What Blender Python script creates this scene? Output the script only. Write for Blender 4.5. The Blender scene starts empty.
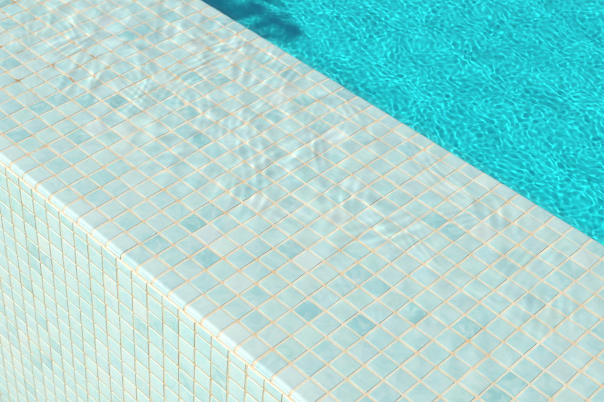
import bpy, math, random
import numpy as np
from mathutils import Matrix, Vector

S = 1.0                       # one mosaic tile with its joint (5 cm) in scene units: 1 unit = 5 cm
TEX = 0.05 / S                # keeps texture scales in real metres
rng = np.random.default_rng(11)
sc = bpy.context.scene
col = sc.collection
sc.unit_settings.system = 'METRIC'
sc.unit_settings.scale_length = TEX

# ------------------------------------------------------------------ camera
F_PX, W_PX = 1144.98, 604.0
RIGHT = Vector((0.7133243783, 0.6977352462, 0.0658320401))
DOWN = Vector((0.4936883699, -0.4335933954, -0.7538358979))
FWD = Vector((-0.4974335380, 0.5702300358, -0.6537565156))
CAM_AT = Vector((18.15427, -21.14154, 33.59971)) * S
cam_d = bpy.data.cameras.new("camera")
cam_d.sensor_width = 36.0
cam_d.lens = F_PX / W_PX * 36.0
cam_d.clip_start = 0.2
cam_d.clip_end = 4000.0
cam = bpy.data.objects.new("camera", cam_d)
col.objects.link(cam)
cam.matrix_world = Matrix((
    (RIGHT.x, -DOWN.x, -FWD.x, CAM_AT.x),
    (RIGHT.y, -DOWN.y, -FWD.y, CAM_AT.y),
    (RIGHT.z, -DOWN.z, -FWD.z, CAM_AT.z),
    (0, 0, 0, 1)))
cam_d.dof.use_dof = True
cam_d.dof.focus_distance = (Vector((1.0, 9.0, 0.0)) * S - CAM_AT).dot(FWD)
cam_d.dof.aperture_fstop = 6.5 * TEX
sc.camera = cam

# ------------------------------------------------------------------ light
SUN_DIR = Vector((-0.55, -0.375, 0.75)).normalized()      # from the ground towards the sun
elev = math.asin(SUN_DIR.z)
world = bpy.data.worlds.new("World")
sc.world = world
world.use_nodes = True
wn = world.node_tree.nodes
wl = world.node_tree.links
wn.clear()
sky = wn.new("ShaderNodeTexSky")
sky.sky_type = 'NISHITA'
sky.sun_disc = False
sky.sun_elevation = elev
sky.sun_rotation = math.atan2(SUN_DIR.x, SUN_DIR.y)
bgn = wn.new("ShaderNodeBackground")
bgn.inputs["Strength"].default_value = 0.12
wo = wn.new("ShaderNodeOutputWorld")
wl.new(sky.outputs[0], bgn.inputs[0])
wl.new(bgn.outputs[0], wo.inputs[0])

sun_d = bpy.data.lights.new("sun", 'SUN')
sun_d.energy = 4.4
sun_d.angle = math.radians(0.5)
sun_d.color = (1.0, 0.945, 0.84)
sun_d.cycles.is_caustics_light = True
sun = bpy.data.objects.new("sun", sun_d)
sun.rotation_euler = (-SUN_DIR).to_track_quat('-Z', 'Y').to_euler()
sun.location = SUN_DIR * 200
col.objects.link(sun)

sc.view_settings.view_transform = 'Standard'
sc.view_settings.look = 'None'
sc.view_settings.gamma = 1.0
sc.view_settings.use_curve_mapping = False
sc.view_settings.exposure = 0.46
try:
    sc.cycles.use_denoising = True
    sc.cycles.max_bounces = 8
    sc.cycles.transmission_bounces = 6
    sc.cycles.caustics_refractive = True
    sc.cycles.caustics_reflective = False
    sc.cycles.sample_clamp_indirect = 6.0
except Exception:
    pass


# ------------------------------------------------------------------ helpers
def tag(o, label=None, cat=None, kind=None, group=None):
    if label: o["label"] = label
    if cat: o["category"] = cat
    if kind: o["kind"] = kind
    if group: o["group"] = group
    return o


def empty(name, loc=(0, 0, 0)):
    o = bpy.data.objects.new(name, None)
    o.location = loc
    col.objects.link(o)
    return o


def mesh_obj(name, verts, faces, mat, parent=None, smooth=False):
    """faces: list of (n, k) integer arrays, each with faces of one size"""
    me = bpy.data.meshes.new(name)
    verts = np.asarray(verts, dtype=np.float32)
    me.vertices.add(len(verts))
    me.vertices.foreach_set("co", verts.ravel())
    idx, starts, totals, at = [], [], [], 0
    for f in faces:
        f = np.asarray(f, dtype=np.int32)
        n, k = f.shape
        idx.append(f.ravel())
        starts.append(at + np.arange(n, dtype=np.int32) * k)
        totals.append(np.full(n, k, dtype=np.int32))
        at += n * k
    idx = np.concatenate(idx); starts = np.concatenate(starts); totals = np.concatenate(totals)
    me.loops.add(len(idx))
    me.loops.foreach_set("vertex_index", idx)
    me.polygons.add(len(starts))
    me.polygons.foreach_set("loop_start", starts)
    me.polygons.foreach_set("loop_total", totals)
    me.update(calc_edges=True)
    me.polygons.foreach_set("use_smooth", np.full(len(starts), smooth, dtype=bool))
    me.validate()
    o = bpy.data.objects.new(name, me)
    me.materials.append(mat)
    col.objects.link(o)
    if parent is not None:
        o.parent = parent
    return o


def box_arrays(boxes):
    v, f = [], []
    for (x0, y0, z0, x1, y1, z1) in boxes:
        b = len(v)
        v += [(x0, y0, z0), (x1, y0, z0), (x1, y1, z0), (x0, y1, z0), (x0, y0, z1), (x1, y0, z1), (x1, y1, z1), (x0, y1, z1)]
        f += [(b, b + 3, b + 2, b + 1), (b + 4, b + 5, b + 6, b + 7), (b, b + 1, b + 5, b + 4), (b + 1, b + 2, b + 6, b + 5),
              (b + 2, b + 3, b + 7, b + 6), (b + 3, b, b + 4, b + 7)]
    return np.array(v, float), [np.array(f)]


def vcol(o, name, arr):
    a = o.data.attributes.new(name, 'FLOAT_COLOR', 'POINT')
    a.data.foreach_set("color", np.asarray(arr, dtype=np.float32).ravel())


class G:
    """small node-graph helper"""
    def __init__(self, name):
        self.m = bpy.data.materials.new(name)
        self.m.use_nodes = True
        self.nt = self.m.node_tree
        self.nt.nodes.clear()
        self.out = self.nt.nodes.new("ShaderNodeOutputMaterial")

    def n(self, t, **kw):
        nd = self.nt.nodes.new(t)
        for k, v in kw.items():
            if hasattr(nd, k):
                setattr(nd, k, v)
        return nd

    def l(self, a, b):
        self.nt.links.new(a, b)

    def math(self, op, a, b=None, clamp=False):
        nd = self.n("ShaderNodeMath", operation=op)
        nd.use_clamp = clamp
        for i, x in enumerate((a, b)):
            if x is None: continue
            if isinstance(x, (int, float)): nd.inputs[i].default_value = x
            else: self.l(x, nd.inputs[i])
        return nd.outputs[0]

    def mix(self, fac, a, b, blend='MIX'):
        nd = self.n("ShaderNodeMix")
        nd.data_type = 'RGBA'
        nd.blend_type = blend
        for s, x in ((nd.inputs[0], fac), (nd.inputs[6], a), (nd.inputs[7], b)):
            if isinstance(x, (int, float)): s.default_value = x
            elif isinstance(x, tuple): s.default_value = (*x, 1.0)
            else: self.l(x, s)
        return nd.outputs[2]

    def noise(self, vec, scale, detail=3.0, rough=0.55, dist=0.0):
        nd = self.n("ShaderNodeTexNoise")
        nd.inputs["Scale"].default_value = scale * TEX
        nd.inputs["Detail"].default_value = detail
        nd.inputs["Roughness"].default_value = rough
        nd.inputs["Distortion"].default_value = dist
        if vec is not None: self.l(vec, nd.inputs["Vector"])
        return nd.outputs["Fac"]

    def ramp(self, fac, a, b):
        nd = self.n("ShaderNodeMapRange")
        nd.clamp = True
        self.l(fac, nd.inputs[0])
        nd.inputs[1].default_value = a
        nd.inputs[2].default_value = b
        return nd.outputs[0]


# ------------------------------------------------------------------ materials
def mat_tile(name, rough, coat):
    g = G(name)
    at = g.n("ShaderNodeAttribute", attribute_name="tile_tone")
    tc = g.n("ShaderNodeTexCoord").outputs["Object"]
    # every tile reads its own piece of the cloudy glass: shift the texture by the tile's random number
    sep = g.n("ShaderNodeSeparateColor"); g.l(at.outputs["Color"], sep.inputs[0])
    off = g.n("ShaderNodeCombineXYZ")
    g.l(g.math('MULTIPLY', at.outputs["Alpha"], 37.0 / TEX), off.inputs[0])
    g.l(g.math('MULTIPLY', at.outputs["Alpha"], 91.0 / TEX), off.inputs[2])
    add = g.n("ShaderNodeVectorMath", operation='ADD')
    g.l(tc, add.inputs[0]); g.l(off.outputs[0], add.inputs[1])
    cloud = g.noise(add.outputs[0], 26.0, 4.0, 0.6, 1.2)
    fine = g.noise(add.outputs[0], 160.0, 3.0, 0.6)
    c1 = g.mix(g.ramp(cloud, 0.42, 0.72), at.outputs["Color"], (0.61, 0.775, 0.71))
    c1b = g.mix(g.math('MULTIPLY', g.ramp(cloud, 0.46, 0.26), 0.5), c1, (0.38, 0.63, 0.61))
    c2 = g.mix(g.math('MULTIPLY', g.ramp(fine, 0.55, 0.8), 0.30), c1b, (0.80, 0.82, 0.78))
    b = g.n("ShaderNodeBsdfPrincipled")
    g.l(c2, b.inputs["Base Color"])
    b.inputs["Roughness"].default_value = rough
    b.inputs["Coat Weight"].default_value = coat
    b.inputs["Coat Roughness"].default_value = 0.12
    b.inputs["Coat IOR"].default_value = 1.33
    bump = g.n("ShaderNodeBump")
    bump.inputs["Strength"].default_value = 0.12
    bump.inputs["Distance"].default_value = 0.002 / TEX
    g.l(g.noise(add.outputs[0], 60.0, 3.0), bump.inputs["Height"])
    g.l(bump.outputs[0], b.inputs["Normal"])
    g.l(b.outputs[0], g.out.inputs[0])
    return g.m


def mat_grout(name, off, axes, tint=(1, 1, 1)):
    """cream grout, ochre stains gathering where joints cross"""
    g = G(name)
    tc = g.n("ShaderNodeTexCoord").outputs["Object"]
    sx = g.n("ShaderNodeSeparateXYZ"); g.l(tc, sx.inputs[0])
    d = []
    for a, o in zip(axes, off):
        u = g.math('ADD', g.math('DIVIDE', sx.outputs[a], S), o + 0.5)
        u = g.math('ABSOLUTE', g.math('SUBTRACT', g.math('FRACT', u), 0.5))
        d.append(u)
    cross = g.math('SQRT', g.math('ADD', g.math('MULTIPLY', d[0], d[0]), g.math('MULTIPLY', d[1], d[1])))
    n1 = g.noise(tc, 9.0, 4.0, 0.6)
    n2 = g.noise(tc, 55.0, 4.0, 0.65)
    n3 = g.noise(tc, 3.1, 2.0, 0.5)
    base = g.mix(g.ramp(n2, 0.35, 0.7), (0.80, 0.69, 0.49), (0.83, 0.77, 0.62))
    base = g.mix(g.ramp(n1, 0.48, 0.68), base, (0.80, 0.66, 0.43))
    near = g.math('MULTIPLY', g.ramp(cross, 0.22, 0.04), g.ramp(g.math('ADD', n1, g.math('MULTIPLY', n3, 0.6)), 0.66, 0.98))
    base = g.mix(g.math('MULTIPLY', near, 0.7), base, (0.79, 0.50, 0.24))
    spot = g.math('MULTIPLY', g.ramp(g.noise(tc, 24.0, 3.0, 0.6), 0.555, 0.65), g.math('MULTIPLY', g.ramp(n3, 0.40, 0.55), g.ramp(sx.outputs[0], -15 * S, -22 * S)))
    base = g.mix(spot, base, (0.55, 0.30, 0.10))
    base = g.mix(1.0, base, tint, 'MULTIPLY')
    b = g.n("ShaderNodeBsdfPrincipled")
    g.l(base, b.inputs["Base Color"])
    b.inputs["Roughness"].default_value = 0.75
    bump = g.n("ShaderNodeBump")
    bump.inputs["Strength"].default_value = 0.5
    bump.inputs["Distance"].default_value = 0.001 / TEX
    g.l(g.noise(tc, 400.0, 3.0), bump.inputs["Height"])
    g.l(bump.outputs[0], b.inputs["Normal"])
    g.l(b.outputs[0], g.out.inputs[0])
    return g.m


def mat_plain(name, c1, c2, scale, rough=0.8, bump=0.2):
    g = G(name)
    tc = g.n("ShaderNodeTexCoord").outputs["Object"]
    c = g.mix(g.ramp(g.noise(tc, scale, 5.0, 0.6), 0.35, 0.7), c1, c2)
    b = g.n("ShaderNodeBsdfPrincipled")
    g.l(c, b.inputs["Base Color"])
    b.inputs["Roughness"].default_value = rough
    bm = g.n("ShaderNodeBump")
    bm.inputs["Strength"].default_value = bump
    bm.inputs["Distance"].default_value = 0.002 / TEX
    g.l(g.noise(tc, scale * 14, 3.0), bm.inputs["Height"])
    g.l(bm.outputs[0], b.inputs["Normal"])
    g.l(b.outputs[0], g.out.inputs[0])
    return g.m


def mat_water(name, tint):
    g = G(name)
    b = g.n("ShaderNodeBsdfGlass")
    b.inputs["IOR"].default_value = 1.333
    b.inputs["Roughness"].default_value = 0.0
    b.inputs["Color"].default_value = (*tint, 1)
    g.l(b.outputs[0], g.out.inputs[0])
    return g.m


M_TOP = mat_tile("mosaic_top", 0.30, 0.0)
M_FACE = mat_tile("mosaic_face", 0.36, 0.2)
M_EDGE = mat_tile("mosaic_edge", 0.55, 0.0)
M_GROUT_TOP = mat_grout("grout_top", (0.0, 0.0), (0, 1))
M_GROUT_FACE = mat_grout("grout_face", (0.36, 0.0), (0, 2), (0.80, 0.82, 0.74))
M_FLOOR = mat_plain("pool_plaster", (0.02, 0.60, 0.61), (0.03, 0.64, 0.645), 2.5, 0.7)
M_LINING = mat_plain("lining_plaster", (0.03, 0.62, 0.67), (0.04, 0.66, 0.70), 3.0, 0.7)
M_GROUND = mat_plain("pale_gravel", (0.17, 0.16, 0.14), (0.26, 0.24, 0.21), 6.0, 0.9, 0.6)
M_STONE = mat_plain("pale_stone", (0.50, 0.48, 0.44), (0.60, 0.58, 0.53), 3.0, 0.7)
M_WATER = mat_water("pool_water", (0.52, 0.985, 1.0))
M_FILM = mat_water("water_film", (0.99, 1.0, 1.0))

# ------------------------------------------------------------------ the wall
I0, I1 = -84, 46            # tiles along the wall
NJ = 16                     # tiles across its top
FACE_SHIFT = 0.64           # the face mosaic is set off from the top mosaic
NROW = 34
GROUND_Z = -(NROW + 0.0) * S


def tones(n, kind):
    """tile colours: mostly pale aqua, some whiter, some clearly deeper"""
    r = rng.random(n)
    t = rng.normal(0, 1, n)
    pale = np.array([0.56, 0.745, 0.69]); mid = np.array([0.43, 0.70, 0.67]); deep = np.array([0.27, 0.60, 0.59])
    if kind == 'face':
        pale = np.array([0.59, 0.785, 0.745]); mid = np.array([0.45, 0.73, 0.70]); deep = np.array([0.33, 0.62, 0.60])
    k = np.clip(0.5 + 0.26 * t, 0, 1)[:, None]
    c = mid * (1 - k) + pale * k
    q = np.clip((0.13 - r) / 0.13, 0, 1)[:, None] ** 0.6
    c = c * (1 - 0.85 * q) + deep * 0.85 * q
    q2 = (r > 0.95)[:, None]
    c = np.where(q2, np.array([0.65, 0.77, 0.71]), c)
    c *= (1 + rng.normal(0, 0.012, (n, 3)))
    return np.clip(c, 0, 0.85)


def ring(h, r, n=3):
    p = []
    for (cx, cy, a0) in ((h - r, h - r, 0), (-(h - r), h - r, 90), (-(h - r), -(h - r), 180), (h - r, -(h - r), 270)):
        for k in range(n):
            a = math.radians(a0 + 90.0 * k / (n - 1))
            p.append((cx + r * math.cos(a), cy + r * math.sin(a)))
    return np.array(p)


def mosaic(name, cu, cv, hu, hv, frame, mat, parent, kind, up=1.0):
    """pillowed glass tiles centred on (cu, cv) in tile units; frame(u, v, w) -> xyz"""
    n = len(cu)
    H = 0.450
    rings = [(ring(H, 0.045), -0.08), (ring(H, 0.045), -0.016 * up), (ring(H - 0.012, 0.04), -0.005 * up), (ring(H - 0.035, 0.03), 0.0)]
    m = len(rings[0][0])
    tu = rng.normal(0, 0.007, n); tv = rng.normal(0, 0.007, n)          # hand-set: tiny tilt, turn and shift
    rot = rng.normal(0, 0.010, n); du = rng.normal(0, 0.010, n); dv = rng.normal(0, 0.010, n); dz = rng.normal(0, 0.004, n)
    sheet = (np.floor(cu / 6) * 131 + np.floor(cv / 6) * 17).astype(int)      # mosaic comes in sheets of 6 x 6, laid by hand
    du = du + 0.016 * np.sin(sheet * 12.9898); dv = dv + 0.016 * np.sin(sheet * 78.233); dz = dz + 0.003 * np.sin(sheet * 37.7)
    if kind == "face": tu *= 0.3; tv *= 0.3; dz *= 0.3
    V = []
    for (p, w) in rings:
        pu = p[None, :, 0] * (hu / 0.5)[:, None]; pv = p[None, :, 1] * (hv / 0.5)[:, None]
        # keep the joint width when a tile is cut
        pu = np.sign(pu) * np.maximum(np.abs(pu) - 0.050 * (1 - (hu / 0.5))[:, None], 0.02)
        pv = np.sign(pv) * np.maximum(np.abs(pv) - 0.050 * (1 - (hv / 0.5))[:, None], 0.02)
        a = pu - pv * rot[:, None]; b = pv + pu * rot[:, None]
        ww = w + dz[:, None] + a * tu[:, None] + b * tv[:, None]
        V.append(frame(a + (cu + du)[:, None], b + (cv + dv)[:, None], ww))
    V = np.stack(V, 1).reshape(n, len(rings) * m, 3)
    per = len(rings) * m
    q = []
    for r in range(len(rings) - 1):
        for k in range(m):
            k2 = (k + 1) % m
            q.append((r * m + k, r * m + k2, (r + 1) * m + k2, (r + 1) * m + k))
    q = np.array(q); top = (len(rings) - 1) * m + np.arange(m)
    base = (np.arange(n) * per)
    Q = (base[:, None, None] + q[None]).reshape(-1, 4)
    T = base[:, None] + top[None]
    o = mesh_obj(name, V.reshape(-1, 3) * S, [Q, T], mat, parent, True)
    c = np.concatenate([tones(n, kind), rng.random((n, 1))], 1)
    vcol(o, "tile_tone", np.repeat(c, per, axis=0))
    o.cycles.is_caustics_receiver = True
    return o


wall = empty("pool_wall", (0, 0, 0))
tag(wall, "broad low pool wall faced in pale aqua mosaic tiles with cream joints, wet on top", "pool wall", "thing")

# grout bed: a profile swept along the wall (front edge rounded), just under the tile faces
ED = 0.016                    # joint recess
RB = 0.174                     # radius of the front edge
prof = []
prof.append((NJ - 0.10, GROUND_Z / S))
prof.append((NJ - 0.10, -0.18))
for k in range(5):
    a = math.radians(90 * k / 4)
    prof.append((NJ - 0.22 + 0.12 * math.cos(a), -ED - 0.12 + 0.12 * math.sin(a)))
for k in range(7):
    a = math.radians(90 + 90 * k / 6)
    prof.append((-0.05 + ED + RB + RB * math.cos(a), -ED - RB + RB * math.sin(a)))
prof_top = list(prof)
prof_top.append((-0.05 + ED, -0.30)); prof_top.append((-0.05 + 0.010, -0.41))
EDF = 0.010
prof_face = [(-0.05 + EDF, -0.41), (-0.05 + EDF, GROUND_Z / S)]


def sweep(pf, name, mat):
    a = np.array([(I0, y, z) for (y, z) in pf]); b = np.array([(I1, y, z) for (y, z) in pf])
    v = np.concatenate([a, b]) * S
    k = len(pf)
    f = np.array([(i, i + 1, k + i + 1, k + i) for i in range(k - 1)])
    return mesh_obj(name, v, [f], mat, wall, False)


gt = sweep(prof_top[1:], "grout_bed", M_GROUT_TOP); gt.cycles.is_caustics_receiver = True
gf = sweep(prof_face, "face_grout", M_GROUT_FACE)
sweep(prof[:2], "pool_side_lining", M_LINING).cycles.is_caustics_receiver = True
# end caps of the wall
for xe in (I0, I1):
    poly = [(xe, y, z) for (y, z) in prof_top] + [(xe, -0.05 + ED, GROUND_Z / S)]
    mesh_obj("end_cap", np.array(poly) * S, [np.arange(len(poly))[None]], M_STONE, wall)

# top mosaic, rows 1..15 (row 0 is the bullnose edge; the last row rounds down into the pool)
ii, jj = np.meshgrid(np.arange(I0, I1), np.arange(1, NJ - 1))
cu = ii.ravel() + 0.5; cv = jj.ravel() + 0.5
one = np.full(len(cu), 0.5)
mosaic("top_mosaic", cu, cv, one, one, lambda u, v, w: np.stack([u, v, w], -1), M_TOP, wall, 'top', 0.55)


def bend(v0, v1, r, sgn):
    """row whose outer side rolls over: v runs 0 (inner) .. L (outer) along the arc"""
    def fr(u, v, w):
        # v in [-.5,.5] local: distance from inner joint
        s = (v + 0.5)
        flat = abs(v1 - v0) - r
        arc = r * math.pi / 2
        th = np.clip((s - flat) / r, 0, math.pi / 2)
        y = np.where(s < flat, s, flat + (r + w) * np.sin(th))
        z = np.where(s < flat, w, -r + (r + w) * np.cos(th) - np.maximum(s - flat - arc, 0))
        return np.stack([u, v0 + sgn * y, z], -1)
    return fr


def edge_mosaic(name, v0, v1, r, length, sgn, mat, flatten):
    """rounded edge tiles: a grid profile along the roll, per tile"""
    n = I1 - I0
    cu = np.arange(I0, I1) + 0.5
    # stations across: joint inset, then the roll, then the end
    ss = np.concatenate([[0.050, 0.050, 0.067, 0.10], np.linspace(0.3, length - 0.10, 11), [length - 0.067, length - 0.050, length - 0.050]])
    ww = np.concatenate([[-0.08, -0.018, -0.005, 0.0], np.zeros(11), [-0.005, -0.018, -0.08]])
    us = np.array([-0.445, -0.445, -0.433, -0.40, 0.40, 0.433, 0.445, 0.445])
    wu = np.array([-0.08, -0.018, -0.005, 0.0, 0.0, -0.005, -0.018, -0.08])
    fr = bend(v0, v1, r, sgn)
    rot = rng.normal(0, 0.010, n); du = rng.normal(0, 0.010, n); dz = rng.normal(0, 0.006, n); ds = rng.normal(0, 0.012, n)
    U = cu[:, None, None] + du[:, None, None] + us[None, None, :] - rot[:, None, None] * (ss[None, :, None] - 0.5)
    Sg = ss[None, :, None] + ds[:, None, None] + rot[:, None, None] * us[None, None, :]
    Wg = np.minimum(ww[None, :, None], wu[None, None, :]) + dz[:, None, None]
    U, Sg, Wg = np.broadcast_arrays(U, Sg, Wg)
    V = fr(U, Sg - 0.5, Wg)
    a, b = len(ss), len(us)
    q = np.array([(r_ * b + c, r_ * b + c + 1, (r_ + 1) * b + c + 1, (r_ + 1) * b + c) for r_ in range(a - 1) for c in range(b - 1)])
    if sgn < 0: q = q[:, ::-1]
    base = np.arange(n) * a * b
    Q = (base[:, None, None] + q[None]).reshape(-1, 4)
    o = mesh_obj(name, V.reshape(-1, 3) * S, [Q], mat, wall, True)
    tn = tones(n, 'top')
    if name == 'edge_mosaic': tn = tn * 0.6 + np.array([0.70, 0.78, 0.74]) * 0.4      # limescale along the lip
    c = np.concatenate([tn, rng.random((n, 1))], 1)
    vcol(o, "tile_tone", np.repeat(c, a * b, axis=0))
    o.cycles.is_caustics_receiver = True
    return o


edge_mosaic("edge_mosaic", 1.0, -0.05, 0.20, 1.27, -1, M_EDGE, 0)
edge_mosaic("pool_edge_mosaic", NJ - 1.0, NJ - 0.08, 0.14, 1.15, 1, M_TOP, 0)

# face mosaic: a cut row under the edge, then full rows
cu, cv, hu, hv = [], [], [], []
for i in range(I0, I1 - 1):
    cu.append(i + FACE_SHIFT + 0.5); cv.append(-0.695); hu.append(0.5); hv.append(0.305)
    for k in range(1, NROW):
        cu.append(i + FACE_SHIFT + 0.5); cv.append(-k - 0.5); hu.append(0.5); hv.append(0.5)
mosaic("face_mosaic", np.array(cu), np.array(cv), np.array(hu), np.array(hv),
       lambda u, v, w: np.stack([u, -0.05 - w, v], -1), M_FACE, wall, 'face', 0.25)


# ------------------------------------------------------------------ water
def graded(lo, a, b, hi, fine, grow=1.18):
    core = np.arange(a, b + fine * 0.5, fine)
    left, x, d = [], a, fine
    while x > lo:
        d *= grow; x -= d; left.append(max(x, lo))
    right, x, d = [], core[-1], fine
    while x < hi:
        d *= grow; x += d; right.append(min(x, hi))
    return np.concatenate([left[::-1], core, right])


def wave_set(n, lam0, lam1, amp, dir_deg, spread, seed, power=1.25):
    r = np.random.default_rng(seed)
    out = []
    for _ in range(n):
        lam = math.exp(r.uniform(math.log(lam0), math.log(lam1)))
        th = math.radians(dir_deg + r.normal(0, spread))
        out.append((2 * math.pi / lam * math.cos(th), 2 * math.pi / lam * math.sin(th), r.uniform(0, 6.28), amp * (lam / lam1) ** power * r.uniform(0.5, 1.3)))
    return out


POOL_WAVES = (wave_set(130, 0.21, 0.75, 0.00023, 78, 36, 3, 1.35) + wave_set(18, 1.6, 5.0, 0.0075, 75, 45, 6, 2.0)
              + wave_set(8, 6, 16, 0.016, 60, 50, 4))
WARP = wave_set(18, 1.2, 9.0, 0.13, 0, 180, 15, 0.9)


def pool_h(x, y):
    wx = x.copy(); wy = y.copy()
    for k, (kx, ky, ph, a) in enumerate(WARP):
        if k % 2: wx = wx + a * np.sin(kx * x + ky * y + ph)
        else: wy = wy + a * np.sin(kx * x + ky * y + ph)
    h = np.zeros_like(x)
    for (kx, ky, ph, a) in POOL_WAVES:
        h += a * np.sin(kx * wx + ky * wy + ph)
    return h


# capillary ripple packets on the film: curved trains of crests, strongest towards the upstream end
PK = []
rp = np.random.default_rng(21)
for q in range(36 * 9):
    px = -36 + (q % 36 + rp.uniform(0, 1)) * 48 / 36; py = 1.0 + (q // 36 + rp.uniform(0, 1)) * 15 / 9
    keep = np.clip(0.62 - (px + 10) / 26.0, 0.07, 0.62)
    if rp.random() > keep: continue
    th = math.radians(rp.normal(215, 28))
    PK.append((px, py, math.cos(th), math.sin(th), rp.uniform(0.30, 0.70), rp.uniform(0.5, 1.3), rp.uniform(0.6, 2.2), rp.uniform(-0.10, 0.10),
               rp.uniform(0, 6.28), rp.uniform(0.25, 1.15) * min(1.0, keep + 0.4)))
FILM_WAVES = wave_set(22, 0.9, 3.2, 0.020, 215, 45, 8)


def film_h(x, y):
    h = np.zeros_like(x)
    act = np.clip(1.0 - (x + 22) / 40.0, 0.22, 1.0)
    wx = x + 0.3 * np.sin(0.9 * y + 0.3 * x); wy = y + 0.3 * np.sin(0.8 * x - 0.5 * y)
    for (kx, ky, ph, a) in FILM_WAVES:
        h += a * act * np.sin(kx * wx + ky * wy + ph)
    for (px, py, cx, cy, lam, ln, wd, cur, ph, a) in PK:
        m = (np.abs(x - px) < 6) & (np.abs(y - py) < 6)
        if not m.any(): continue
        dx = x[m] - px; dy = y[m] - py
        t = dx * cx + dy * cy; s = -dx * cy + dy * cx
        t = t + cur * s * s
        h[m] += 0.0056 * a * (lam / 0.45) ** 1.7 * np.cos(2 * math.pi * t / lam + ph) * np.exp(-(t / ln) ** 2 - (s / wd) ** 2)
    return h


FILM_T = 0.50                 # film depth over the tiles, tile units


def level(y):
    """still-water height: thin film over the crest, drawn down towards the front edge"""
    return LIP + (FILM_T - LIP) * np.clip((y - 0.15) / 9.0, 0, 1) ** 1.2


def grid_mesh(name, X, Y, Z, mat, parent=None):
    ny, nx = X.shape
    v = np.stack([X, Y, Z], -1).reshape(-1, 3)
    r, c = np.meshgrid(np.arange(ny - 1), np.arange(nx - 1), indexing='ij')
    b = (r * nx + c).ravel()
    q = np.stack([b, b + 1, b + nx + 1, b + nx], 1)
    return mesh_obj(name, v * S, [q], mat, parent, True)


YP = NJ - 0.02                # where the film meets the pool
xs_f = graded(I0, -36, 13, I1, 0.075)
ys_f = np.arange(0.15, YP + 1e-6, (YP - 0.15) / 210)
LIP = 0.04                   # water thickness where it rolls over the front edge


def film_z(x, y):
    t = np.clip((y - (NJ - 1.6)) / 1.6, 0, 1); t = t * t * (3 - 2 * t)
    fade = np.clip((y - 0.3) / 6.0, 0, 1)
    return level(y) + fade * film_h(x, y) * (1 - t) + t * 0.45 * np.clip(pool_h(x, y), -0.3, 0.3)


X, Y = np.meshgrid(xs_f, ys_f)
Z = film_z(X, Y)
ang = np.radians(np.linspace(150, 92, 14))[:, None]
Xr = np.repeat(xs_f[None], 14, 0)
Yr = 0.15 + (0.20 + LIP) * np.cos(ang) + 0 * Xr
Zr = -0.20 + (0.20 + LIP) * np.sin(ang) + 0 * Xr
film = grid_mesh("water_film", np.concatenate([Xr, X]), np.concatenate([Yr, Y]), np.concatenate([Zr, Z]), M_FILM, wall)
film.cycles.is_caustics_caster = True
film["label"] = "clear rippling sheet of water running over the top"

POOL_Y1 = 120.0
xs_p = graded(I0, -38, 20, I1, 0.062, 1.07)
ys_p = graded(YP, YP, 52, POOL_Y1, 0.062, 1.07)


def pool_z(x, y):
    t = np.clip((y - YP) / 1.5, 0, 1)
    return FILM_T + (0.45 + 0.55 * t) * np.clip(pool_h(x, y), -0.3, 0.3)


X, Y = np.meshgrid(xs_p, ys_p)
water = grid_mesh("water", X, Y, pool_z(X, Y), M_WATER)
tag(water, "turquoise rippled pool water beyond the tiled wall", "water", "structure")
water.cycles.is_caustics_caster = True

# ------------------------------------------------------------------ pool basin and ground
DEPTH = 6.0
v = np.array([(I0, NJ - 0.2, -DEPTH), (I1, NJ - 0.2, -DEPTH), (I1, POOL_Y1, -DEPTH), (I0, POOL_Y1, -DEPTH)], float) * S
fl = mesh_obj("pool_floor", v, [np.array([[0, 1, 2, 3]])], M_FLOOR)
tag(fl, "turquoise pool floor seen through the water", "pool floor", "structure")
fl.cycles.is_caustics_receiver = True
for (lab, b) in (("pale stone terrace at the upstream end of the pool", (I0 - 70, -60, -NROW, I0 - 0.02, POOL_Y1 + 8, 0.9)),
                 ("pale stone terrace at the downstream end of the pool", (I1 + 0.02, -0.3, -NROW, I1 + 30, POOL_Y1 + 8, 0.9)),
                 ("pale stone terrace along the far side of the pool", (I0, POOL_Y1 + 0.02, -NROW, I1, POOL_Y1 + 8, 0.9))):
    vv, ff = box_arrays([tuple(np.array(b) * S)])
    tag(mesh_obj("terrace", vv, ff, M_STONE), lab, "terrace", "structure")
v = np.array([(-2400, -2400, GROUND_Z + 0.02), (2400, -2400, GROUND_Z + 0.02), (2400, 2400, GROUND_Z + 0.02), (-2400, 2400, GROUND_Z + 0.02)], float)
# the ground lies round the basin, a hair above the wall's foot
gr = mesh_obj("ground", v, [np.array([[0, 1, 2, 3]])], M_GROUND)
tag(gr, "pale gravel ground below the pool wall", "ground", "structure")

# ------------------------------------------------------------------ unseen leafy shade caster on the terrace upstream, added to darken the pool corner
rt = np.random.default_rng(5)
e1 = np.array([-0.757, 0.653]); e2 = np.array([-0.653, -0.757])
K = np.array([-23.1, 17.5])                # where the corner of the shade meets the water, tile units
HGT = 58.0                                 # mid height of the crown over the water
sl = np.array([SUN_DIR.x, SUN_DIR.y]) / SUN_DIR.z
mid = K + 17 * (e1 + e2) + HGT * sl
shade_caster = empty("shade_caster", (mid[0] * S, mid[1] * S, 0.9 * S))
tag(shade_caster, "unseen leafy shade caster with a slender trunk, added on the pale stone terrace", "shade_caster")
P, Nn = [], []
clumps = []
for a in np.arange(2.0, 34, 3.0):
    for b in np.arange(2.0, 34, 3.0):
        if math.hypot(a - 17, b - 17) > 22.5: continue
        clumps.append((a + rt.normal(0, 0.8), b + rt.normal(0, 0.8), rt.normal(0, 4.0)))
leaf_c = []
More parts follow.
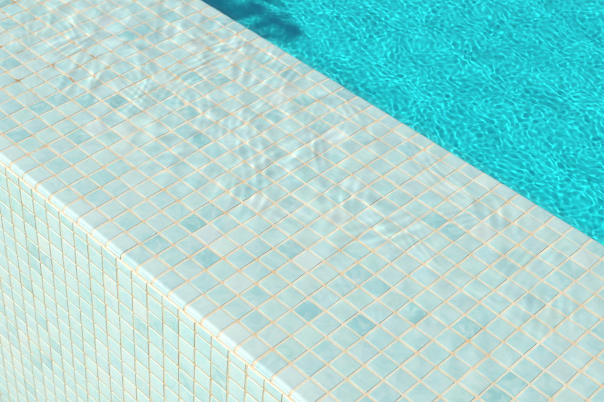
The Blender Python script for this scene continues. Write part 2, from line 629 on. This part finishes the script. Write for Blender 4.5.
for (a, b, dz) in clumps:
    n = int(np.clip(26 + 6 * min(a, b), 20, 64))
    d = rt.normal(0, 1, (n, 3)); d /= np.linalg.norm(d, axis=1)[:, None]
    rad = rt.uniform(0, 1, n) ** 0.45 * rt.uniform(1.9, 2.9)
    d *= rad[:, None]
    z = HGT + dz + d[:, 2]
    xy = K + np.outer(a + d[:, 0], e1) + np.outer(b + d[:, 1], e2) + np.outer(z, sl) - mid
    leaf_c.append(np.c_[xy, z - 0.9])
leaf_c = np.concatenate(leaf_c)
n = len(leaf_c)
nz = rt.normal(0, 1, (n, 3)); nz[:, 2] = np.abs(nz[:, 2]) + 0.6; nz /= np.linalg.norm(nz, axis=1)[:, None]
ax = np.cross(nz, rt.normal(0, 1, (n, 3))); ax /= np.linalg.norm(ax, axis=1)[:, None]
bx = np.cross(nz, ax)
ln = rt.uniform(0.7, 1.15, n)[:, None]; wd = ln * 0.42
V = np.stack([leaf_c - ax * ln, leaf_c - ax * ln * 0.2 + bx * wd + nz * 0.12, leaf_c + ax * ln, leaf_c - ax * ln * 0.2 - bx * wd + nz * 0.12], 1).reshape(-1, 3)
mesh_obj("crown", V * S, [np.arange(n * 4).reshape(n, 4)], mat_plain("leaf", (0.035, 0.075, 0.018), (0.07, 0.12, 0.03), 4.0, 0.5), shade_caster)


def limb(p, q, r0, r1, n=10, k=6, seed=0):
    g = np.random.default_rng(seed)
    p = np.array(p, float); q = np.array(q, float)
    d = q - p; u = np.cross(d, [0.3, 0.8, 0.1]); u /= np.linalg.norm(u); w = np.cross(d, u); w /= np.linalg.norm(w)
    v, f = [], []
    off = np.zeros(3)
    for i in range(k + 1):
        t = i / k
        if 0 < i < k: off = off * 0.6 + g.normal(0, 0.35, 3)
        c = p + d * t + off * math.sin(math.pi * t)
        for m in range(n):
            a_ = 2 * math.pi * m / n
            rr = (r0 + (r1 - r0) * t)
            v.append(c + rr * (u * math.cos(a_) + w * math.sin(a_)))
    for i in range(k):
        for m in range(n):
            f.append((i * n + m, i * n + (m + 1) % n, (i + 1) * n + (m + 1) % n, (i + 1) * n + m))
    return np.array(v), np.array(f)


M_BARK = mat_plain("bark", (0.10, 0.075, 0.05), (0.19, 0.15, 0.11), 9.0, 0.9, 0.8)
vv, ff = limb((0, 0, 0), (0.6, -0.4, 40), 2.6, 1.4, 14, 9, 1)
trunk = mesh_obj("trunk", vv * S, [ff], M_BARK, shade_caster, True)
for k in range(9):
    c = leaf_c[int(rt.integers(0, n))]
    vv, ff = limb((0.5, -0.3, 36 + 0.4 * k), c, 0.95, 0.2, 8, 6, 10 + k)
    mesh_obj("limb", vv * S, [ff], M_BARK, trunk, True)
